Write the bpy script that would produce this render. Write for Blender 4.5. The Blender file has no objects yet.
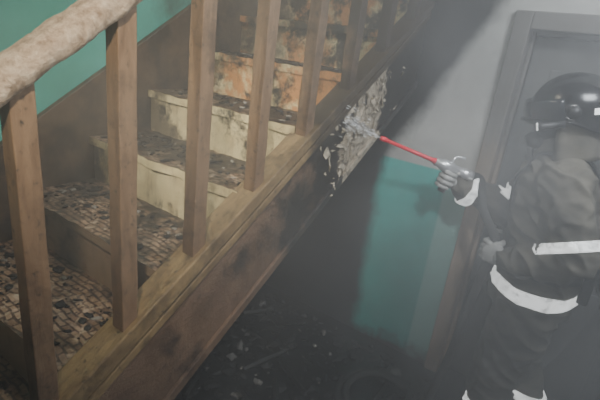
import bpy, bmesh, math, random
from mathutils import Vector, Matrix, noise
from mathutils.bvhtree import BVHTree
random.seed(7)
H = 1.85
V = Vector

# ------------------------------------------------------------------ materials
class NT:
    def __init__(s, name):
        s.m = bpy.data.materials.new(name); s.m.use_nodes = True
        s.t = s.m.node_tree; s.b = s.t.nodes['Principled BSDF']
        g = s.t.nodes.new('ShaderNodeNewGeometry'); s.pos = g.outputs['Position']
        sep = s.t.nodes.new('ShaderNodeSeparateXYZ'); s.t.links.new(s.pos, sep.inputs[0])
        s.x, s.y, s.z = sep.outputs
    def lk(s, a, b): s.t.links.new(a, b)
    def noise(s, scale, detail=6, rough=.6, vec=None, dist=0):
        n = s.t.nodes.new('ShaderNodeTexNoise'); n.inputs['Scale'].default_value = scale
        n.inputs['Detail'].default_value = detail; n.inputs['Roughness'].default_value = rough
        n.inputs['Distortion'].default_value = dist
        s.lk(vec or s.pos, n.inputs['Vector']); return n.outputs['Fac']
    def scl(s, v, sc):
        n = s.t.nodes.new('ShaderNodeVectorMath'); n.operation = 'MULTIPLY'
        s.lk(v, n.inputs[0]); n.inputs[1].default_value = sc; return n.outputs[0]
    def math(s, op, a, b=None, clamp=False):
        n = s.t.nodes.new('ShaderNodeMath'); n.operation = op; n.use_clamp = clamp
        for i, q in enumerate((a, b)):
            if q is None: continue
            if isinstance(q, (int, float)): n.inputs[i].default_value = q
            else: s.lk(q, n.inputs[i])
        return n.outputs[0]
    def ramp(s, f, stops):
        n = s.t.nodes.new('ShaderNodeValToRGB'); s.lk(f, n.inputs[0]); e = n.color_ramp.elements
        while len(e) < len(stops): e.new(.5)
        for el, (p, c) in zip(e, stops):
            el.position = p; el.color = (c if len(c) == 4 else (*c, 1)) if not isinstance(c, (int, float)) else (c, c, c, 1)
        return n.outputs[0]
    def step(s, f, lo, hi):
        n = s.t.nodes.new('ShaderNodeMapRange'); n.clamp = True; s.lk(f, n.inputs[0])
        n.inputs[1].default_value = lo; n.inputs[2].default_value = hi
        return n.outputs[0]
    def mix(s, f, a, b):
        n = s.t.nodes.new('ShaderNodeMix'); n.data_type = 'RGBA'
        if isinstance(f, (int, float)): n.inputs[0].default_value = f
        else: s.lk(f, n.inputs[0])
        for i, q in ((6, a), (7, b)):
            if isinstance(q, tuple): n.inputs[i].default_value = (*q, 1)
            else: s.lk(q, n.inputs[i])
        return n.outputs[2]
    def bump(s, h, st=.5, d=.01):
        n = s.t.nodes.new('ShaderNodeBump'); n.inputs['Strength'].default_value = st
        n.inputs['Distance'].default_value = d; s.lk(h, n.inputs['Height']); s.lk(n.outputs[0], s.b.inputs['Normal'])
    def fin(s, col=None, rough=.7, metal=0):
        if col is not None:
            if isinstance(col, tuple): s.b.inputs['Base Color'].default_value = (*col, 1)
            else: s.lk(col, s.b.inputs['Base Color'])
        s.b.inputs['Roughness'].default_value = rough; s.b.inputs['Metallic'].default_value = metal
        return s.m

def simple(name, col, rough=.6, metal=0, var=.25, sc=20, bump=.2):
    n = NT(name); f = n.noise(sc)
    c = n.ramp(f, [(.3, tuple(q*(1-var) for q in col)), (.7, tuple(min(1, q*(1+var)) for q in col))])
    if bump: n.bump(f, bump, .005)
    return n.fin(c, rough, metal)

CH = (.012, .011, .011)
def m_wood(name, ca, cb, soot_lo=.62, soot_hi=.75, stretch=(6, 6, 1.2), rough=.55, charY=None):
    n = NT(name)
    g = n.noise(9, 8, .65, n.scl(n.pos, stretch), .6)
    c = n.ramp(g, [(.3, ca), (.7, cb)])
    so = n.noise(5.5, 9, .72)
    if charY is not None:
        so = n.math('ADD', so, n.math('MULTIPLY', n.math('MAXIMUM', n.math('SUBTRACT', n.y, charY), 0.0), .45))
    c = n.mix(n.math('MULTIPLY', n.step(so, soot_lo, soot_hi), .85), c, CH)
    fine = n.noise(55, 5, .7)
    c = n.mix(n.step(fine, .57, .70), c, (.04, .03, .022))
    n.bump(g, .35, .006)
    return n.fin(c, rough)
M_BAL = m_wood('baluster_wood', (.15, .088, .048), (.28, .178, .105), .53, .72, (5, 5, .8), charY=1.25)
M_CAP = m_wood('rail_shoe_wood', (.17, .11, .055), (.36, .25, .12), .50, .66, (6, 1.2, 1.2), charY=1.25)

def m_stringer():
    n = NT('stringer_wood')
    g = n.noise(7, 8, .6, n.scl(n.pos, (6, 1.0, 1.0)), .8)
    c = n.ramp(g, [(.3, (.14, .082, .05)), (.7, (.27, .17, .11))])
    big = n.noise(4, 8, .7)
    dy = n.math('ABSOLUTE', n.math('SUBTRACT', n.y, 1.93))
    patch = n.math('SUBTRACT', n.math('MULTIPLY', n.noise(5, 9, .72), 1.2), n.math('MULTIPLY', n.math('MAXIMUM', n.math('SUBTRACT', dy, .13), 0.0), 2.4))
    ch = n.math('ADD', big, n.math('MULTIPLY', n.math('MAXIMUM', n.math('SUBTRACT', n.y, 1.0), 0.0), .34))
    c = n.mix(n.step(ch, .55, .70), c, CH)
    cr = n.ramp(n.noise(24, 8, .8), [(.40, (.05, .04, .03)), (.47, (.36, .30, .22)), (.62, (.58, .52, .41))])
    c = n.mix(n.step(patch, .48, .52), c, cr)
    flecks = n.noise(22, 7, .8)
    c = n.mix(n.step(flecks, .655, .685), c, (.42, .35, .26))
    sm = n.noise(12, 9, .82)
    c = n.mix(n.step(sm, .57, .69), c, (.03, .022, .018))
    n.bump(n.noise(22, 8, .75), .8, .014)
    return n.fin(c, .5)
M_STR = m_stringer()

def m_handrail():
    n = NT('blistered_handrail_paint')
    f = n.noise(38, 8, .7); v = n.noise(11, 6, .7)
    c = n.ramp(f, [(.32, (.26, .17, .11)), (.5, (.56, .43, .32)), (.7, (.78, .67, .54))])
    c = n.mix(n.step(v, .58, .72), c, (.26, .17, .11))
    n.bump(f, 1.0, .02)
    return n.fin(c, .7)
M_HR = m_handrail()

def m_tread():
    n = NT('charred_patterned_linoleum')
    w = n.t.nodes.new('ShaderNodeVectorMath'); w.operation = 'ADD'
    nz = n.t.nodes.new('ShaderNodeTexNoise'); nz.inputs['Scale'].default_value = 7
    n.lk(n.pos, nz.inputs['Vector'])
    s2 = n.scl(nz.outputs['Color'], (.05, .05, .0)); n.lk(n.pos, w.inputs[0]); n.lk(s2, w.inputs[1])
    br = n.t.nodes.new('ShaderNodeTexBrick'); n.lk(w.outputs[0], br.inputs['Vector'])
    br.inputs['Scale'].default_value = 7; br.inputs['Color1'].default_value = (.40, .27, .18, 1)
    br.inputs['Color2'].default_value = (.20, .12, .075, 1); br.inputs['Mortar'].default_value = (.08, .05, .035, 1)
    br.inputs['Mortar Size'].default_value = .03; br.inputs['Brick Width'].default_value = .34; br.inputs['Row Height'].default_value = .17
    f = n.noise(30, 6, .7)
    c = n.mix(n.step(f, .52, .64), br.outputs['Color'], (.46, .35, .26))
    so = n.noise(5, 10, .75)
    so = n.math('ADD', so, n.math('MULTIPLY', n.math('SUBTRACT', n.y, .75), .13))
    c = n.mix(n.math('MULTIPLY', n.step(so, .49, .60), .92), c, (.02, .017, .015))
    n.bump(n.noise(45, 6, .7), .6, .012)
    return n.fin(c, .45)
M_TR = m_tread()

def m_riser():
    n = NT('riser_paint')
    f = n.noise(4, 8, .7)
    c = n.ramp(n.noise(14, 6, .6), [(.3, (.6, .49, .28)), (.7, (.85, .75, .48))])
    c = n.mix(n.step(n.y, 1.05, .95), c, (.33, .23, .15))
    c = n.mix(n.math('MULTIPLY', n.step(n.y, 1.7, 1.75), n.step(f, .46, .54)), c, (.60, .28, .09))
    so = n.math('ADD', n.noise(6, 9, .75), n.math('MULTIPLY', n.math('SUBTRACT', n.y, 1.15), .09))
    c = n.mix(n.step(so, .56, .66), c, (.03, .025, .02))
    st = n.noise(5, 8, .7, n.scl(n.pos, (3, 3, .7)))
    c = n.mix(n.math('MULTIPLY', n.step(st, .52, .7), .6), c, (.16, .11, .06))
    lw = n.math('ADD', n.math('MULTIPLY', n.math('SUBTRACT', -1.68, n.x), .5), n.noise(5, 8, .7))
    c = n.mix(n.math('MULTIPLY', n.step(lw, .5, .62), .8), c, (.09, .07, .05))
    n.bump(f, .4, .01)
    return n.fin(c, .55)
M_RI = m_riser()

def m_wall(name, dado=None, soot='none'):
    n = NT(name)
    t = n.ramp(n.noise(3, 6, .6), [(.3, (.05, .54, .47)), (.7, (.10, .70, .61))])
    if dado:
        t = n.mix(n.step(n.x, -.69, -.675), t, (.40, .82, .73))
        w = n.ramp(n.noise(5, 8, .6), [(.3, (.5, .5, .47)), (.7, (.72, .72, .68))])
        c = n.mix(n.step(n.z, dado, dado+.01), t, w)
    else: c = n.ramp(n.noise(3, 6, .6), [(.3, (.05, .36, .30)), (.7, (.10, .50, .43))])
    nz = n.noise(3.2, 9, .72)
    if soot == 'back':
        up = n.math('MAXIMUM', n.math('SUBTRACT', n.z, 1.2), 0.0)
        a = n.math('ADD', n.math('SUBTRACT', n.x, n.math('MULTIPLY', up, .5)), n.math('MULTIPLY', n.math('SUBTRACT', nz, .5), .2))
        c = n.mix(n.step(a, -1.04, -1.12), c, (.015, .015, .016))
        c = n.mix(n.math('MULTIPLY', n.step(nz, .55, .75), .35), c, (.06, .08, .08))
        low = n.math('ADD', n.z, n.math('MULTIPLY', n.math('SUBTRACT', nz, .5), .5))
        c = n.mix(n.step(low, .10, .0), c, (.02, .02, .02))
    elif soot == 'left':
        a = n.math('SUBTRACT', n.math('SUBTRACT', n.y, .95), n.math('MULTIPLY', n.math('SUBTRACT', nz, .5), 1.2))
        c = n.mix(n.step(a, .6, 1.0), c, (.03, .03, .03))
        c = n.mix(n.step(nz, .60, .78), c, (.04, .06, .055))
    n.bump(n.noise(25, 6, .6), .25, .006)
    return n.fin(c, .5)
M_WB = m_wall('painted_wall_dado', 1.24, 'back')
M_WL = m_wall('painted_wall_stairwell', None, 'left')
M_WG = simple('sooty_grey_plaster', (.32, .33, .33), .85, 0, .35, 3)
M_CEIL = simple('sooty_ceiling', (.22, .22, .22), .9, 0, .4, 3)
M_FLOOR = simple('sooty_wet_floor', (.010, .011, .012), .3, 0, .6, 5, .9)
M_CHAR = simple('charcoal', (.012, .011, .011), .55, 0, .6, 30, .8)
M_ASH = simple('ash_flake', (.24, .22, .20), .85, 0, .4, 30, .5)
def m_frame():
    n = NT('door_frame_paint')
    g = n.noise(6, 8, .6, n.scl(n.pos, (5, 5, 1)))
    c = n.ramp(g, [(.3, (.50, .37, .25)), (.7, (.70, .54, .39))])
    c = n.mix(n.step(n.math('ADD', n.z, n.math('MULTIPLY', g, .4)), 1.3, 1.7), c, (.17, .16, .145))
    return n.fin(c, .5)
M_FRAME = m_frame()
M_DOOR = simple('door_paint_grey', (.11, .112, .108), .6, 0, .5, 3)
M_DARKB = m_wood('wall_skirt_wood', (.05, .035, .022), (.12, .08, .05), .44, .6, (6, 1.2, 1.2))
def m_cloth():
    n = NT('turnout_cloth'); f = n.noise(6, 8, .7)
    c = n.ramp(f, [(.35, (.03, .028, .023)), (.65, (.15, .137, .108))])
    n.bump(n.noise(220, 2, .5), .25, .002)
    return n.fin(c, .85)
M_CLOTH = m_cloth()
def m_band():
    n = NT('reflective_tape_glow'); f = n.noise(30, 6, .7)
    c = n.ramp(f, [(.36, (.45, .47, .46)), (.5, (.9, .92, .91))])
    n.lk(c, n.b.inputs['Emission Color']); n.b.inputs['Emission Strength'].default_value = 1.6  # emission stands in for light thrown back by the tape
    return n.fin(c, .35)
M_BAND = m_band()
M_BLACK = simple('black_helmet_shell', (.004, .004, .005), .2, 0, .3, 10, 0)
M_RUB = simple('black_rubber', (.012, .012, .013), .5, 0, .3, 30, .1)
M_GLOVE = simple('grey_leather_glove', (.42, .42, .40), .75, 0, .35, 30, .4)
M_SKIN = simple('skin', (.42, .24, .17), .5, 0, .1, 20, .1)
M_STEEL = simple('brushed_metal', (.8, .81, .82), .3, .6, .1, 30, .1)
M_RED = simple('red_enamel', (.75, .02, .05), .3, 0, .15, 20, 0)
M_HOSE = simple('hose_jacket', (.04, .04, .038), .8, 0, .5, 60, .3)
M_GLASS = simple('smoked_visor', (.02, .022, .025), .08, 0, .1, 5, 0)
M_CYL = simple('cylinder_grey_paint', (.12, .13, .12), .4, 0, .2, 8, 0)

# ------------------------------------------------------------------ mesh helpers
def obj(name, bm, mats, smooth=False, parent=None, bevel=0):
    me = bpy.data.meshes.new(name)
    bmesh.ops.recalc_face_normals(bm, faces=bm.faces)
    bm.to_mesh(me); bm.free()
    for m in (mats if isinstance(mats, (list, tuple)) else [mats]): me.materials.append(m)
    if smooth:
        for p in me.polygons: p.use_smooth = True
    o = bpy.data.objects.new(name, me); bpy.context.collection.objects.link(o)
    if parent: o.parent = parent
    if bevel:
        b = o.modifiers.new('b', 'BEVEL'); b.width = bevel; b.segments = 2; b.limit_method = 'ANGLE'
    return o
def empty(name):
    e = bpy.data.objects.new(name, None); bpy.context.collection.objects.link(e); e.empty_display_size = .1; return e
def box(bm, a, b, mi=0):
    vs = [bm.verts.new((x, y, z)) for x in (a[0], b[0]) for y in (a[1], b[1]) for z in (a[2], b[2])]
    for f in ((0,1,3,2),(4,6,7,5),(0,4,5,1),(2,3,7,6),(0,2,6,4),(1,5,7,3)):
        bm.faces.new([vs[i] for i in f]).material_index = mi
def prism(bm, poly, x0, x1, mi=0):
    A = [bm.verts.new((x0, y, z)) for y, z in poly]; B = [bm.verts.new((x1, y, z)) for y, z in poly]
    n = len(poly)
    fs = [bm.faces.new(A), bm.faces.new(B[::-1])]
    for i in range(n): fs.append(bm.faces.new((A[i], B[i], B[(i+1) % n], A[(i+1) % n])))
    for f in fs: f.material_index = mi
def rings(bm, rr, mi=0, cap=True):
    L = [[bm.verts.new(p) for p in r] for r in rr]; n = len(L[0]); fs = []
    for a, b in zip(L, L[1:]):
        for i in range(n): fs.append(bm.faces.new((a[i], a[(i+1) % n], b[(i+1) % n], b[i])))
    if cap: fs += [bm.faces.new(L[0][::-1]), bm.faces.new(L[-1])]
    for f in fs: f.material_index = mi
def tube(bm, pts, rad, seg=14, mi=0, sub=1, round_end=False):
    P = [V(p) for p in pts]; R = list(rad) if isinstance(rad, (list, tuple)) else [rad]*len(P)
    if sub > 1:
        Q, RR = [], []
        for i in range(len(P)-1):
            p0 = P[max(i-1, 0)]; p1 = P[i]; p2 = P[i+1]; p3 = P[min(i+2, len(P)-1)]
            for k in range(sub):
                t = k/sub
                Q.append(.5*((2*p1)+(p2-p0)*t+(2*p0-5*p1+4*p2-p3)*t*t+(3*p1-p0-3*p2+p3)*t**3))
                RR.append(R[i]*(1-t)+R[i+1]*t)
        Q.append(P[-1]); RR.append(R[-1]); P, R = Q, RR
    if round_end:
        d = (P[-1]-P[-2]).normalized(); r = R[-1]
        P += [P[-1]+d*r*.5, P[-1]+d*r*.85]; R += [r*.86, r*.5]
        d = (P[0]-P[1]).normalized(); r = R[0]
        P = [P[0]+d*r*.85, P[0]+d*r*.5]+P; R = [r*.5, r*.86]+R
    rr = []; up = None
    for i, p in enumerate(P):
        t = (P[min(i+1, len(P)-1)]-P[max(i-1, 0)]).normalized()
        if up is None: up = V((0, 0, 1)) if abs(t.z) < .9 else V((1, 0, 0))
        u = (up-t*up.dot(t)).normalized(); w = t.cross(u); up = u
        rr.append([p+u*math.cos(a)*R[i]+w*math.sin(a)*R[i] for a in (2*math.pi*k/seg for k in range(seg))])
    rings(bm, rr, mi)
def ellips(bm, c, r, M=None, mi=0, seg=20, rn=12):
    res = bmesh.ops.create_uvsphere(bm, u_segments=seg, v_segments=rn, radius=1)
    T = Matrix.Translation(V(c)) @ (M or Matrix()) @ Matrix.Diagonal((*r, 1))
    bmesh.ops.transform(bm, matrix=T, verts=res['verts'])
    for v in res['verts']:
        for f in v.link_faces: f.material_index = mi

# ------------------------------------------------------------------ room shell
WY = 2.5
bm = bmesh.new(); box(bm, (-2.1, -1.7, -.1), (2.0, 4.5, 0)); obj('floor', bm, M_FLOOR)
bm = bmesh.new(); box(bm, (-2.1, -1.7, 0), (-2.0, 4.5, 4.6)); obj('wall_left', bm, M_WL)
bm = bmesh.new(); box(bm, (1.9, -1.7, 0), (2.0, 4.5, 3.0)); obj('wall_right', bm, M_WG)
bm = bmesh.new(); box(bm, (-2.1, -1.8, 0), (2.0, -1.7, 4.6)); obj('wall_front', bm, M_WG)
DX0, DX1, DZ = -.46, .42, 2.02
bm = bmesh.new()
box(bm, (-1.0, WY, 0), (DX0-.03, WY+.15, 3.0)); box(bm, (DX1+.03, WY, 0), (1.9, WY+.15, 3.0))
box(bm, (DX0-.03, WY, DZ+.03), (DX1+.03, WY+.15, 3.0))
box(bm, (-2.0, WY, 0), (-1.0, WY+.15, 1.75))
obj('wall_back', bm, M_WB)
bm = bmesh.new(); box(bm, (-1.0, -1.7, 2.95), (1.95, WY+2, 3.05)); obj('ceiling', bm, M_CEIL)
bm = bmesh.new(); box(bm, (-2.1, -1.7, 4.55), (-.9, 4.6, 4.65)); obj('ceiling_stairwell', bm, M_CEIL)
bm = bmesh.new(); box(bm, (-1.0, -1.7, 3.05), (-.9, 4.5, 4.6)); box(bm, (-1.0, WY+.15, 0), (-.9, 4.5, 3.05)); obj('wall_stairwell', bm, M_WG)
bm = bmesh.new(); box(bm, (-2.1, 4.5, 0), (2, 4.6, 4.6)); obj('wall_far', bm, M_WG)
bm = bmesh.new()
box(bm, (DX0-.08, WY-.03, 0), (DX0, WY+.15, DZ+.08)); box(bm, (DX1, WY-.03, 0), (DX1+.08, WY+.15, DZ+.08))
box(bm, (DX0, WY-.03, DZ), (DX1, WY+.15, DZ+.08))
box(bm, (DX0, WY+.05, 0), (DX0+.02, WY+.15, DZ)); box(bm, (DX0+.02, WY+.05, DZ-.02), (DX1, WY+.15, DZ))
obj('trim_1', bm, M_FRAME, bevel=.006)
d1e = empty('door_1')
bm = bmesh.new(); w = DX1-DX0-.03
box(bm, (DX0+.025, WY+.07, .01), (DX1-.005, WY+.11, DZ-.025))
for z0, z1 in ((.15, .85), (1.0, 1.85)):
    box(bm, (DX0+.13, WY+.058, z0), (DX1-.12, WY+.072, z1)); box(bm, (DX0+.17, WY+.05, z0+.04), (DX1-.16, WY+.06, z1-.04))
obj('leaf', bm, M_DOOR, parent=d1e, bevel=.004)
bm = bmesh.new(); tube(bm, [(DX0+.08, WY+.07, 1.0), (DX0+.08, WY+.02, 1.0), (DX0+.17, WY+.02, 1.0)], .009, 10); obj('handle', bm, M_STEEL, True, d1e)

# ------------------------------------------------------------------ staircase
stairs = empty('staircase')
SS = .625
def sz(y): return H-.545+SS*(y-1.2)
RUN, RISE = .32, .21
def ny(k): return .844+RUN*(k-5)
def nz_(k): return 1.095+RISE*(k-5)
X0, X1 = -1.97, -1.03
bmt = bmesh.new(); bmr = bmesh.new()
for k in range(1, 13):
    y, z = ny(k), nz_(k)
    nx, nyy = 40, 14
    top, bot = [], []
    for i in range(nx+1):
        rt, rb = [], []
        for j in range(nyy+1):
            xx = X0+(X1-X0)*i/nx; yy = y-.02+(RUN+.05)*j/nyy
            e = 0
            n1 = noise.noise(V((xx*7, yy*7, k)))
            if j == 0: e = .022*n1*(1 if k > 5 else .3)
            dz = .006*noise.noise(V((xx*25, yy*25, k*3)))
            rt.append(bmt.verts.new((xx, yy+e, z+dz))); rb.append(bmt.verts.new((xx, yy+e, z-.035)))
        top.append(rt); bot.append(rb)
    for i in range(nx):
        for j in range(nyy):
            bmt.faces.new((top[i][j], top[i+1][j], top[i+1][j+1], top[i][j+1]))
            bmt.faces.new((bot[i][j], bot[i][j+1], bot[i+1][j+1], bot[i+1][j]))
        bmt.faces.new((top[i][0], bot[i][0], bot[i+1][0], top[i+1][0])).material_index = 1
        bmt.faces.new((top[i][-1], top[i+1][-1], bot[i+1][-1], bot[i][-1]))
    zb = nz_(k-1)-.01 if k > 1 else 0
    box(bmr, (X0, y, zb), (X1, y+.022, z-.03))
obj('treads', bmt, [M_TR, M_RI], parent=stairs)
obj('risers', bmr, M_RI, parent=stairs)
bm = bmesh.new(); box(bm, (-2.0, ny(13)-.3, nz_(12)-.1), (-1.0, 4.5, nz_(12)-.04)); obj('landing', bm, M_TR, parent=stairs)
ys, ye = -.95, 2.5
def strip(bm, off_top, off_bot, x0, x1, y0=ys, y1=ye, mi=0):
    prism(bm, [(y0, max(sz(y0)+off_top, .03)), (y1, sz(y1)+off_top), (y1, sz(y1)+off_bot)] +
          ([(y0, sz(y0)+off_bot)] if sz(y0)+off_bot > 0 else [(1.2+(-off_bot-H+.545)/SS, 0), (y0, 0)]), x0, x1, mi)
bm = bmesh.new(); strip(bm, -.03, -.45, -1.02, -.975)
o = obj('outer_stringer', bm, M_STR, parent=stairs, bevel=.004)
bm = bmesh.new(); strip(bm, 0, -.032, -1.055, -.955); obj('shoe_rail', bm, M_CAP, parent=stairs, bevel=.005)
bm = bmesh.new(); strip(bm, -.05, -.085, -.976, -.962, y0=-.6); obj('stringer_trim', bm, M_CAP, parent=stairs, bevel=.004)
bm = bmesh.new(); strip(bm, -.41, -.45, -.976, -.96, y0=-.2); obj('stringer_lower_trim', bm, M_STR, parent=stairs, bevel=.004)
bm = bmesh.new()
for _ in range(110):
    y = random.gauss(1.9, .15)
    if y > 2.3 or y < 1.5: continue
    z = sz(y)-random.uniform(.07, .42); s = random.choice((.006, .009, .013, .02))
    n_ = 9; a0 = random.random()*6; lift = random.uniform(.004, .018); st = random.uniform(.5, 1.8)
    vs = []
    for i in range(n_):
        a = a0+2*math.pi*i/n_; r = s*random.uniform(.35, 1.4)
        vs.append((-.972+lift*max(0, math.sin(a+a0)), y+r*math.cos(a)*st, z+r*math.sin(a)/st))
    f1 = [bm.verts.new(p) for p in vs]; bm.faces.new(f1)
    f2 = [bm.verts.new((p[0]+.002, p[1], p[2])) for p in vs]; bm.faces.new(f2[::-1])
    for i in range(n_): bm.faces.new((f1[i], f2[i], f2[(i+1) % n_], f1[(i+1) % n_]))
M_FLAKE = simple('peeling_paint', (.40, .35, .27), .7, 0, .7, 25, .5)
obj('peeling_paint_flakes', bm, M_FLAKE, parent=stairs)
bm = bmesh.new()
def nl(y): return nz_(5)+(y-ny(5))*RISE/RUN
prism(bm, [(-.8, nl(-.8)+.26), (3.0, nl(3.0)+.26), (3.0, nl(3.0)-.3), (-.1, nl(-.1)-.3), (-.8, .02)], -2.0, -1.965)
obj('wall_stringer', bm, M_DARKB, parent=stairs, bevel=.004)
bm = bmesh.new(); prism(bm, [(.0, nl(0)-.3), (2.5, nl(2.5)-.3), (2.5, nl(2.5)-.33), (.0, nl(0)-.33)], -1.97, -1.02)
obj('soffit', bm, M_CHAR, parent=stairs)

bal = empty('stair_balustrade')
HS = .72
def hz(y): return H-.165+HS*(y-.418)
yy = [-.29, -.05, .19, .43, .67, .926, 1.20, 1.486, 1.777, 2.06, 2.34]
for i, y in enumerate(yy):
    bm = bmesh.new(); h = .026
    nseg = 12; rr = []
    for s in range(nseg+1):
        t = s/nseg; r = []
        for sx, sy in ((-1, -1), (1, -1), (1, 1), (-1, 1)):
            yv = y+sy*h; z0 = sz(yv)-.002; z1 = hz(yv)+.01
            wob = .0025*noise.noise(V((sx*3+i, sy*3, t*9)))
            ch = 1-.12*max(0, noise.noise(V((i*5.1, sy, t*6))))*(1 if i > 5 else .3)
            r.append(V((-1.0+sx*h*ch+wob, y+sy*h*ch+wob, z0+(z1-z0)*t)))
        rr.append(r)
    rings(bm, rr)
    obj('baluster_%d' % (i+1), bm, M_BAL, parent=bal, bevel=.003)
bm = bmesh.new(); rr = []
n = 360
prof = [(-.045, 0), (-.052, .018), (-.05, .045), (-.035, .062), (-.015, .068), (.015, .068), (.035, .062), (.05, .045), (.054, .03), (.052, .018), (.045, 0), (.02, -.004), (-.02, -.004)]
for s in range(n+1):
    y = -.6+3.05*s/n
    r = []
    for j, (px, pz) in enumerate(prof):
        d = .007*noise.fractal(V((px*26, y*26, pz*26)), 1, 2, 4)
        l = math.hypot(px, pz-.03) or 1
        r.append(V((-1.0+px+d*px/l, y, hz(y)+pz+d*(pz-.03)/l)))
    rr.append(r)
rings(bm, rr); obj('handrail', bm, M_HR, True, bal)
bm = bmesh.new(); box(bm, (-1.05, -.68, 0), (-.95, -.58, 1.12)); box(bm, (-1.065, -.695, 1.12), (-.935, -.565, 1.15)); obj('newel_post', bm, M_BAL, parent=bal, bevel=.006)

# ------------------------------------------------------------------ debris
def chunk(bm, c, s, mi, flat=.5):
    res = bmesh.ops.create_icosphere(bm, subdivisions=1, radius=1)
    R = Matrix.Rotation(random.uniform(0, 6.28), 4, 'Z') @ Matrix.Rotation(random.uniform(-.3, .3), 4, 'X')
    sx = s*random.uniform(.5, 1.6); sy = s*random.uniform(.4, 1); szz = s*flat*random.uniform(.4, 1)
    for v in res['verts']:
        p = v.co*random.uniform(.7, 1.25)
        v.co = V(c)+R @ V((p.x*sx, p.y*sy, p.z*szz))
        for f in v.link_faces: f.material_index = mi
bm = bmesh.new()
for k in range(3, 12):
    for _ in range(200):
        x = random.uniform(X0+.03, X1-.02) if random.random() < .6 else X0+.05+abs(random.gauss(0, .25))
        if x > X1-.02: continue
        y = ny(k)+.0+random.random()**.6*(RUN-.05)
        chunk(bm, (x, y, nz_(k)+.003), random.choice((.004, .006, .008, .012, .018)), 0 if random.random() < .88 else 1, .45)
obj('charred_debris', bm, [M_CHAR, M_ASH], parent=stairs)
bm = bmesh.new()
for _ in range(1800):
    x = random.uniform(-1.9, .3); y = random.uniform(.6, 2.42)
    if x > -.35 and y > 1.7: continue
    chunk(bm, (x, y, .008), random.choice((.008, .012, .018, .025, .045)), 0 if random.random() < .93 else 1, .5)
for _ in range(12):
    c = V((random.uniform(-1.7, -.6), random.uniform(1.1, 2.2), .03+random.random()*.02)); a = random.uniform(0, 3.14)
    L = random.uniform(.06, .16); d = V((math.cos(a), math.sin(a), random.uniform(-.05, .05)))*L
    tube(bm, [c-d, c, c+d], [.014, .018, .012], 5, 0)
obj('charred_debris_pile', bm, [M_CHAR, M_ASH])

# ------------------------------------------------------------------ firefighter
ff = empty('firefighter')
C1 = V((-.557, 2.05, 1.319)); tip = V((-.83, 1.83, 1.456+.02))
d1 = (tip-(C1+V((0, 0, .055)))).normalized()
g1 = (V((0, 0, 1))-d1*d1.z).normalized(); n1 = d1.cross(g1)
C2 = V((-.275, 1.945, 1.10)); a2 = V((0.05, .1, 1)).normalized(); t2 = V((-1, .1, 0)); t2 = (t2-a2*t2.dot(a2)).normalized(); n2 = V((0, -1, 0)); n2 = (n2-a2*n2.dot(a2)-t2*n2.dot(t2)).normalized()
RG = .019
W1 = C1+n1*.042-d1*.085; W2 = C2+n2*.042-t2*.085

bm = bmesh.new()
def ering(c, rx, ry, ang=0, n=28):
    ca, sa = math.cos(ang), math.sin(ang)
    return [V((c[0]+rx*math.cos(q)*ca-ry*math.sin(q)*sa, c[1]+rx*math.cos(q)*sa+ry*math.sin(q)*ca, c[2])) for q in (2*math.pi*i/n for i in range(n))]
T = [(-.095, 2.13, .86, .16, .205), (-.095, 2.13, .87, .17, .215), (-.095, 2.13, .95, .17, .215), (-.09, 2.13, 1.02, .163, .205), (-.085, 2.13, 1.065, .152, .19),
     (-.085, 2.12, 1.12, .165, .205), (-.09, 2.12, 1.22, .175, .218), (-.10, 2.12, 1.34, .175, .228), (-.115, 2.12, 1.43, .155, .22), (-.13, 2.12, 1.49, .122, .17),
     (-.15, 2.12, 1.53, .09, .11), (-.165, 2.12, 1.57, .072, .078), (-.175, 2.12, 1.62, .065, .07)]
rings(bm, [ering(t, t[3], t[4], .12) for t in T])
S2 = V((-.09, 1.945, 1.435)); E2 = V((.02, 1.87, 1.19))
tube(bm, [S2+V((-.02, .1, .01)), S2, (S2+E2)/2+V((0, -.015, 0)), E2, (E2+W2)/2, W2+t2*-.01], [.085, .096, .087, .08, .069, .056], 18, sub=4, round_end=True)
S1 = V((-.17, 2.29, 1.42)); E1 = V((-.29, 2.27, 1.2))
tube(bm, [S1+V((.02, -.1, .01)), S1, (S1+E1)/2, E1, (E1+W1)/2, W1-d1*.01], [.085, .096, .087, .08, .069, .056], 18, sub=4, round_end=True)
for y, kx, ky, fx in ((2.02, -.13, 1.99, -.05), (2.23, -.06, 2.25, .08)):
    tube(bm, [(-.085, y, .94), (-.09, y, .8), ((-.09+kx)/2, (y+ky)/2, .66), (kx, ky, .48), ((kx+fx)/2, ky, .3), (fx, ky, .14)], [.115, .125, .108, .09, .092, .082], 20, sub=4, round_end=False)
tmp = obj('tmp', bm, M_CLOTH)
rm = tmp.modifiers.new('r', 'REMESH'); rm.mode = 'VOXEL'; rm.voxel_size = .008
sm = tmp.modifiers.new('s', 'SMOOTH'); sm.iterations = 5; sm.factor = .5
dg = bpy.context.evaluated_depsgraph_get(); dg.update()
me = bpy.data.meshes.new_from_object(tmp.evaluated_get(dg)); bpy.data.objects.remove(tmp)
nor = [v.normal.copy() for v in me.vertices]
def ridge(p): return 1-abs(noise.noise(p))*2.2
for v, nn in zip(me.vertices, nor):
    p = v.co
    if p.z > 1.54: continue
    a = noise.noise(V((p.x*9, p.y*9, p.z*22)))*.012+noise.noise(V((p.x*20+4, p.y*20, p.z*38)))*.007
    a += .018*max(0, ridge(V((p.x*8+9, p.y*8, p.z*14+p.x*8))))**2
    if abs(p.z-.955) < .06 and p.x > -.35: a *= .25+.75*abs(p.z-.955)/.06
    v.co = p+nn*a
for p in me.polygons: p.use_smooth = True
if not me.materials: me.materials.append(M_CLOTH)
body = bpy.data.objects.new('body', me); bpy.context.collection.objects.link(body); body.parent = ff
bmB = bmesh.new(); bmB.from_mesh(me); bvh = BVHTree.FromBMesh(bmB); bmB.free()
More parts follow.
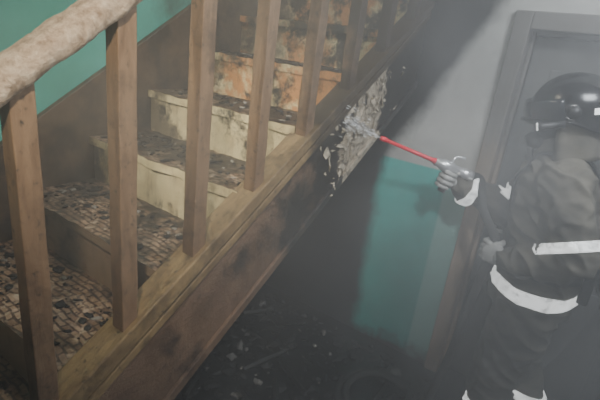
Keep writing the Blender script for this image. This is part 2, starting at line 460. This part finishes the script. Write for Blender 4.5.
bb = bmesh.new()
def band(c, ax, w=.05, maxr=.2, mi=0, off=.007, bm_=None):
    bm_ = bm_ or bb
    c = V(c); ax = V(ax).normalized(); u = ax.orthogonal().normalized(); v_ = ax.cross(u)
    N = 64; hits = []
    for lv in (-.5, -.25, 0, .25, .5):
        o = c+ax*w*lv; row = []
        for i in range(N):
            a = 2*math.pi*i/N; d = u*math.cos(a)+v_*math.sin(a)
            loc, nn, idx, dist = bvh.ray_cast(o, d, maxr)
            row.append(dist if loc else None)
        hits.append(row)
    rr = []
    for lv, row in zip((-.5, -.25, 0, .25, .5), hits):
        good = [q for q in row if q]; md = sum(good)/len(good) if good else .08
        r = [q if q else md for q in row]
        r = [max((r[i-1]+r[i]+r[(i+1) % N])/3, r[i]) for i in range(N)]
        o = c+ax*w*lv
        rr.append([o+(u*math.cos(2*math.pi*i/N)+v_*math.sin(2*math.pi*i/N))*(r[i]+off) for i in range(N)])
    inner = [[p+(c-p).normalized()*.004 for p in r] for r in (rr[-1], rr[0])]
    rings(bm_, [*rr, inner[0]], mi, cap=False)
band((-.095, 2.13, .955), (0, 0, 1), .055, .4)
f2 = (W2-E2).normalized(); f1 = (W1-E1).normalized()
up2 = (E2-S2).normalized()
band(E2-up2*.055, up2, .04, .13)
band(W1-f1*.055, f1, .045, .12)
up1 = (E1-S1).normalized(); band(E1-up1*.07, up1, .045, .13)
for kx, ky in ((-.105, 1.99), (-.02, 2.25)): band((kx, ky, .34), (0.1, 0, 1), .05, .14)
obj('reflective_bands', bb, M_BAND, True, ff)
bm = bmesh.new(); band((-.085, 2.13, 1.065), (0, 0, 1), .045, .4, 0, .008, bm); obj('waist_belt', bm, M_RUB, True, ff)
bm = bmesh.new()
tube(bm, [(.185, 2.13, .98), (.185, 2.13, 1.0), (.185, 2.13, 1.04), (.175, 2.13, 1.42), (.175, 2.13, 1.46), (.175, 2.13, 1.48)], [.03, .05, .068, .068, .05, .025], 24)
obj('air_cylinder', bm, M_CYL, True, ff)
bm = bmesh.new(); box(bm, (.075, 1.99, .98), (.115, 2.26, 1.45)); tube(bm, [(.18, 2.13, .98), (.18, 2.13, .93)], .02, 10)
obj('backplate', bm, M_RUB, parent=ff, bevel=.015)
bm = bmesh.new()
for y in (2.02, 2.22):
    pts = []
    for k in range(15):
        a = math.pi*(k/14)
        o = V((-.09, y, 1.28)); d = V((math.cos(a), 0, math.sin(a)))
        loc, nn, i_, di = bvh.ray_cast(o, d, .4)
        pts.append(o+d*((di if loc else .18)+.006))
    rr = [[p+V((0, -.02, 0)), p+V((0, .02, 0)), p+V((0, .02, 0))+(p-V((-.09, y, 1.28))).normalized()*.008, p+V((0, -.02, 0))+(p-V((-.09, y, 1.28))).normalized()*.008] for p in pts]
    rings(bm, rr)
obj('harness_straps', bm, M_RUB, parent=ff)
bm = bmesh.new()
for fx, ky in ((-.05, 1.99), (.08, 2.25)):
    def br(x, zc, ry, rz): return [V((x, ky+ry*math.cos(q), max(.0, zc+rz*math.sin(q)))) for q in (2*math.pi*i/16 for i in range(16))]
    rings(bm, [br(fx+.1, .05, .025, .03), br(fx+.09, .05, .043, .05), br(fx+.03, .055, .047, .06), br(fx-.06, .055, .048, .058), br(fx-.13, .045, .054, .047), br(fx-.18, .035, .045, .036), br(fx-.2, .03, .02, .02)])
    tube(bm, [(fx+.03, ky, .03), (fx+.02, ky, .1), (fx, ky, .26)], [.05, .055, .066], 16)
    box(bm, (fx-.19, ky-.045, 0), (fx+.1, ky+.045, .018))
obj('boots', bm, M_RUB, True, ff)

def glove(name, C, a, t, n, W, rg, flip=1):
    bm = bmesh.new(); M = Matrix((t, a, n)).transposed().to_4x4()
    pc = C+n*(rg+.019)-t*.022
    ellips(bm, pc, (.052, .047, .021), M); ellips(bm, pc+t*.02+n*-.002, (.032, .044, .019), M)
    tube(bm, [pc-t*.01, pc-t*.035, (pc-t*.04+W)/2, W, W-(pc-W).normalized()*.03], [.032, .034, .036, .042, .046], 16, sub=3)
    for i, (o, L, r) in enumerate(((.034, .92, .0115), (.0115, 1.0, .012), (-.0115, .96, .0115), (-.034, .8, .0102))):
        pts = []; R = rg+r*.92
        kn = C+a*o+n*(rg+.02)+t*.005; pts.append(kn)
        for q in range(7):
            th = math.radians(38+(195*L)*q/6)
            rad = R+(.006 if q in (1, 3) else 0)
            pts.append(C+a*(o*1.0)+n*math.cos(th)*rad+t*math.sin(th)*rad)
        tube(bm, pts, [r*1.12, r*1.1, r*1.05, r, r*1.02, r*.95, r*.92, r*.85], 10, sub=2, round_end=True)
    pts = []
    for q in range(5):
        th = math.radians(-20-95*q/4); R = rg+.013+.004*(q == 1)
        pts.append(C+a*(.036+.012*q/4)+n*math.cos(th)*R+t*math.sin(th)*R)
    tube(bm, [pc-t*.02+a*.02]+pts, [.017, .0155, .014, .0135, .0125, .0115], 10, sub=2, round_end=True)
    obj(name, bm, M_GLOVE, True, ff)
glove('right_hand', C1, g1, d1, n1, W1, .017)
glove('left_hand', C2, a2, t2, n2, W2, RG)

F = V((-.93, -.26, -.27)).normalized(); Ly = V((0, 0, 1)).cross(F).normalized(); Uz = F.cross(Ly)
MH = Matrix((F, Ly, Uz)).transposed().to_4x4(); MH.translation = V((-.165, 2.12, 1.675))
MHH = MH @ Matrix.Scale(1.08, 4)
def tf(bm, M=None): bmesh.ops.transform(bm, matrix=M or MH, verts=bm.verts)
bm = bmesh.new(); ellips(bm, (0, 0, 0), (.094, .075, .11), None, 0, 32, 24)
for v in bm.verts:
    c = v.co
    if c.z < -.03: c.y *= 1-(-.03-c.z)*2.6; c.x += .012 if c.x > 0 else 0
    g = math.exp(-((c.y/.014)**2)-(((c.z+.018)/.024)**2))
    if c.x > 0: c.x += .024*g
    for s in (-1, 1):
        if c.x > 0: c.x -= .010*math.exp(-(((c.y-s*.031)/.015)**2)-(((c.z-.008)/.012)**2))
    if c.x > 0: c.x += .006*math.exp(-((c.y/.024)**2)-(((c.z+.058)/.008)**2))
for s in (-1, 1):
    ellips(bm, (-.005, s*.077, -.005), (.018, .009, .03)); ellips(bm, (.078, s*.031, .008), (.012, .012, .011), None, 1)
tube(bm, [(-.03, 0, -.15), (-.015, 0, -.06)], [.058, .056], 18)
tf(bm); obj('head', bm, [M_SKIN, M_BLACK], True, ff)
bm = bmesh.new(); NU, NV = 24, 14; g = []
for i in range(NU+1):
    a = math.radians(-82+164*i/NU); row = []
    for j in range(NV+1):
        z = .058-.165*j/NV
        w = math.sqrt(max(0, 1-(z/.135)**2)); row.append(bm.verts.new((.118*math.cos(a)*w+.004, .092*math.sin(a)*w*(1 if z > -.03 else 1+(z+.03)*3), z)))
    g.append(row)
for i in range(NU):
    for j in range(NV):
        f = bm.faces.new((g[i][j], g[i+1][j], g[i+1][j+1], g[i][j+1]))
        f.material_index = 1 if (2 < i < NU-3 and 0 < j < 8) else 0
tube(bm, [(.09, 0, -.07), (.13, 0, -.078), (.15, 0, -.082)], [.036, .036, .028], 18)
tube(bm, [(.13, 0, -.09), (.14, .04, -.15), (.08, .1, -.2), (-.02, .12, -.25)], .013, 10, sub=5)
tf(bm); o = obj('breathing_mask', bm, [M_RUB, M_GLASS], True, ff)
bm = bmesh.new(); NP, NTt = 56, 22; g = []
for j in range(NTt+1):
    row = []
    for i in range(NP):
        ph = 2*math.pi*i/NP; cf = math.cos(ph); sf = math.sin(ph)
        rim = .03 if cf > .5 else (.03-(.5-cf)*.085)
        t = j/NTt; th = min(t/.72, 1)*math.pi/2
        rx, ry, rz = (.142 if cf > 0 else .152), .122, .148
        x = rx*math.sin(th)*cf; y = ry*math.sin(th)*sf; z = .03+(rz-.03)*math.cos(th)
        z += math.exp(-(y/.022)**2)*.014*max(0, math.cos(th)+.25)
        if t > .72:
            q = (t-.72)/.28; z = .03+(rim-.03-.012*max(cf, 0))*q
            fl = 1+.16*q**2*(1.3 if cf > .3 else .7); x = rx*cf*fl; y = ry*sf*(1+.07*q*q)
        row.append(bm.verts.new((x-.012, y, z)))
    g.append(row)
for j in range(NTt):
    for i in range(NP):
        bm.faces.new((g[j][i], g[j][(i+1) % NP], g[j+1][(i+1) % NP], g[j+1][i]))
bmesh.ops.remove_doubles(bm, verts=bm.verts, dist=.0005)
tf(bm, MHH); o = obj('helmet_shell', bm, M_BLACK, True, ff); s_ = o.modifiers.new('s', 'SOLIDIFY'); s_.thickness = .006
bm = bmesh.new(); g = []
for i in range(25):
    a = math.radians(-75+150*i/24); row = []
    for j in range(9):
        t = j/8; r = .157-.006*(2*t-1)**2; row.append(bm.verts.new((r*math.cos(a)-.01, (r-.022)*math.sin(a), .085-.085*t)))
    g.append(row)
for i in range(24):
    for j in range(8): bm.faces.new((g[i][j], g[i+1][j], g[i+1][j+1], g[i][j+1]))
tf(bm, MHH); o = obj('raised_visor', bm, M_GLASS, True, ff); s_ = o.modifiers.new('s', 'SOLIDIFY'); s_.thickness = .003
bm = bmesh.new()
for s in (-1, 1):
    tube(bm, [(0, s*.112, .035), (0, s*.135, .035)], [.024, .02], 16)
    tube(bm, [(.03, s*.14, .0), (.10, s*.14, .0), (.115, s*.14, .0)], [.013, .013, .017], 12)
tf(bm, MHH); obj('helmet_fittings', bm, M_RUB, True, ff)
bm = bmesh.new()
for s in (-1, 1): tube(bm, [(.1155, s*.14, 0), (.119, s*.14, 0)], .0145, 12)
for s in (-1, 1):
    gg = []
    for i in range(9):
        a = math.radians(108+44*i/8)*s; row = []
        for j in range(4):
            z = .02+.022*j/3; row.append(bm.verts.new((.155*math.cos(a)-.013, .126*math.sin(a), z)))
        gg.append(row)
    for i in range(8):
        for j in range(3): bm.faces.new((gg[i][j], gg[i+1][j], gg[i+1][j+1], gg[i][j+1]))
tf(bm, MHH); obj('helmet_reflector_glints', bm, M_BAND, True, ff)  # glowing discs and side strips imitate glints on the helmet
bm = bmesh.new(); rr = []
for t in range(9):
    q = t/8; row = []
    for i in range(25):
        a = math.radians(58+244*i/24)
        R = .112+.035*q; wv = 1+.04*math.sin(i*1.7)*q
        row.append(MH @ V((R*1.08*math.cos(a)*wv-.012, R*math.sin(a)*wv, -.0-.15*q)))
    rr.append([bm.verts.new(p) for p in row])
for a, b in zip(rr, rr[1:]):
    for i in range(24): bm.faces.new((a[i], a[i+1], b[i+1], b[i]))
o = obj('neck_curtain', bm, M_CLOTH, True, ff); s_ = o.modifiers.new('s', 'SOLIDIFY'); s_.thickness = .005

noz = empty('fire_hose_nozzle')
B = C1+g1*.058
bm = bmesh.new()
def along(s, dz=0): return B+d1*s+g1*dz
tube(bm, [along(.09), along(.12), along(.34)], [.015, .0095, .008], 16, 0)
tube(bm, [along(.34), along(.36), along(.375)], [.010, .012, .010], 16, 0)
obj('barrel', bm, M_RED, True, noz)
bm = bmesh.new()
tube(bm, [along(-.10), along(-.06), along(-.055), along(.0), along(.005), along(.06), along(.065), along(.095)], [.024, .024, .02, .02, .026, .026, .021, .019], 18)
tube(bm, [along(.02, .0), along(.015, .05), along(-.03, .062)], .007, 10, sub=4)
obj('valve_body', bm, M_STEEL, True, noz)
bm = bmesh.new(); tube(bm, [C1+g1*.045, C1, C1-g1*.06], [.015, .0165, .018], 14); obj('pistol_grip', bm, M_RUB, True, noz)
bm = bmesh.new()
pts = [along(-.09), along(-.15), V((-.36, 2.01, 1.24)), C2+a2*.05, C2, C2-a2*.06, V((-.29, 1.92, .9)), V((-.32, 1.88, .5)), V((-.38, 1.82, .15)), V((-.45, 1.75, .03)), V((-.6, 1.72, .025))]
cx, cy = -.62, 1.98
for k in range(20): 
    a = -1.5-k*.55; r = .24-.004*k; pts.append(V((cx+r*math.cos(a), cy+r*math.sin(a), .028+.0018*k)))
pts += [V((-.4, 1.5, .025)), V((-.1, 1.2, .022)), V((.3, .9, .022)), V((.9, .5, .022))]
tube(bm, pts, RG, 12, sub=6); obj('hose', bm, M_HOSE, True, noz)

def vol_mat(name, col, build):
    m = bpy.data.materials.new(name); m.use_nodes = True; nt = m.node_tree; nt.nodes.clear()
    out = nt.nodes.new('ShaderNodeOutputMaterial'); vs = nt.nodes.new('ShaderNodeVolumePrincipled')
    vs.inputs['Color'].default_value = (*col, 1); vs.inputs['Anisotropy'].default_value = .2
    build(nt, vs); nt.links.new(vs.outputs[0], out.inputs['Volume']); return m
tipp = along(.377)
def mist(nt, vs):
    g_ = nt.nodes.new('ShaderNodeNewGeometry'); nn = nt.nodes.new('ShaderNodeTexNoise'); nn.inputs['Scale'].default_value = 16
    nt.links.new(g_.outputs['Position'], nn.inputs['Vector'])
    ds = nt.nodes.new('ShaderNodeVectorMath'); ds.operation = 'DISTANCE'; nt.links.new(g_.outputs['Position'], ds.inputs[0]); ds.inputs[1].default_value = tipp
    a = nt.nodes.new('ShaderNodeMapRange'); nt.links.new(ds.outputs['Value'], a.inputs[0]); a.inputs[1].default_value = 0; a.inputs[2].default_value = .22; a.inputs[3].default_value = 42; a.inputs[4].default_value = 0
    b = nt.nodes.new('ShaderNodeMath'); b.operation = 'MULTIPLY'; nt.links.new(a.outputs[0], b.inputs[0]); nt.links.new(nn.outputs['Fac'], b.inputs[1])
    nt.links.new(b.outputs[0], vs.inputs['Density'])
dm = (d1+V((-.05, -.4, .2))).normalized()
bm = bmesh.new(); tube(bm, [tipp, tipp+dm*.05, tipp+dm*.11, tipp+dm*.185], [.005, .014, .03, .046], 20)
obj('water_mist', bm, vol_mat('water_mist', (.95, .97, 1), mist), parent=noz)
bm = bmesh.new()
for _ in range(170):
    s = random.random()**.7*.185; r = random.gauss(0, .24)*s; q = random.random()*6.28
    u = dm.orthogonal().normalized(); v_ = dm.cross(u)
    p = tipp+dm*s+(u*math.cos(q)+v_*math.sin(q))*r
    tube(bm, [p, p+dm*random.uniform(.004, .02)], random.uniform(.0006, .0014), 5)
obj('droplets', bm, simple('water_droplets', (.9, .93, .95), .2, 0, .05, 10, 0), parent=noz)

# ------------------------------------------------------------------ smoke
def haze(nt, vs):
    g_ = nt.nodes.new('ShaderNodeNewGeometry'); nn = nt.nodes.new('ShaderNodeTexNoise'); nn.inputs['Scale'].default_value = 2.0; nn.inputs['Detail'].default_value = 4
    sp = nt.nodes.new('ShaderNodeSeparateXYZ'); nt.links.new(g_.outputs['Position'], sp.inputs[0]); nt.links.new(g_.outputs['Position'], nn.inputs['Vector'])
    mr = nt.nodes.new('ShaderNodeMapRange'); nt.links.new(nn.outputs['Fac'], mr.inputs[0]); mr.inputs[1].default_value = .40; mr.inputs[2].default_value = .62; mr.inputs[3].default_value = .12; mr.inputs[4].default_value = 2.0
    mx = nt.nodes.new('ShaderNodeMapRange'); nt.links.new(sp.outputs[0], mx.inputs[0]); mx.inputs[1].default_value = -1.1; mx.inputs[2].default_value = -.3; mx.inputs[3].default_value = .05; mx.inputs[4].default_value = .30
    mu = nt.nodes.new('ShaderNodeMath'); mu.operation = 'MULTIPLY'; nt.links.new(mr.outputs[0], mu.inputs[0]); nt.links.new(mx.outputs[0], mu.inputs[1])
    nt.links.new(mu.outputs[0], vs.inputs['Density'])
bm = bmesh.new(); box(bm, (-1.99, -1.6, .005), (1.88, 4.45, 2.9))
obj('smoke_haze', bm, vol_mat('smoke', (.88, .9, .93), haze))

# ------------------------------------------------------------------ lights
def light(name, kind, loc, tgt, e, col, size=.3, **kw):
    l = bpy.data.lights.new(name, kind); l.energy = e; l.color = col
    if kind == 'AREA': l.size = size
    else: l.shadow_soft_size = size
    for k, v in kw.items(): setattr(l, k, v)
    o = bpy.data.objects.new(name, l); bpy.context.collection.objects.link(o); o.location = loc
    o.rotation_euler = (V(tgt)-V(loc)).to_track_quat('-Z', 'Y').to_euler(); return o
light('torch_light', 'SPOT', (-.1, -.15, 2.35), (-1.4, 1.3, 1.35), 150, (1, .88, .66), .06, spot_size=1.0, spot_blend=.9)
light('stair_fill_spot', 'SPOT', (-1.3, -.5, 2.5), (-1.42, 1.45, 1.45), 230, (1, .91, .66), .06, spot_size=.58, spot_blend=.9)  # added fill spot: brightens the risers while sparing the railing
light('stairwell_lamp', 'AREA', (-1.5, .9, 3.4), (-1.5, 1.3, 1), 16, (1, .9, .7), .5)
light('room_fill_light', 'AREA', (.5, 1.5, 2.85), (-.2, 2.3, 1.0), 65, (.9, .95, 1), .6)  # added unseen fill light that makes the upper-right haze glow
light('wall_fill_spot', 'SPOT', (.15, .5, 2.3), (-.75, 2.5, .95), 150, (.97, .98, 1), .06, spot_size=.7, spot_blend=1.0)  # added fill spot to brighten the turquoise panel, no real fixture
w = bpy.data.worlds.new('w'); bpy.context.scene.world = w; w.use_nodes = True
w.node_tree.nodes['Background'].inputs[0].default_value = (.05, .06, .07, 1)

# ------------------------------------------------------------------ camera
cam = bpy.data.cameras.new('camera'); cam.lens = 27; cam.sensor_width = 36; cam.clip_start = .02
co = bpy.data.objects.new('camera', cam); bpy.context.collection.objects.link(co)
R_ = V((.8055, .5804, .119)).normalized(); Fw = V((-.5178, .7867, -.336)).normalized()
U_ = R_.cross(Fw).normalized(); R_ = Fw.cross(U_).normalized()
Mx = Matrix((R_, U_, -Fw)).transposed().to_4x4(); Mx.translation = V((0, 0, H)); co.matrix_world = Mx
bpy.context.scene.camera = co
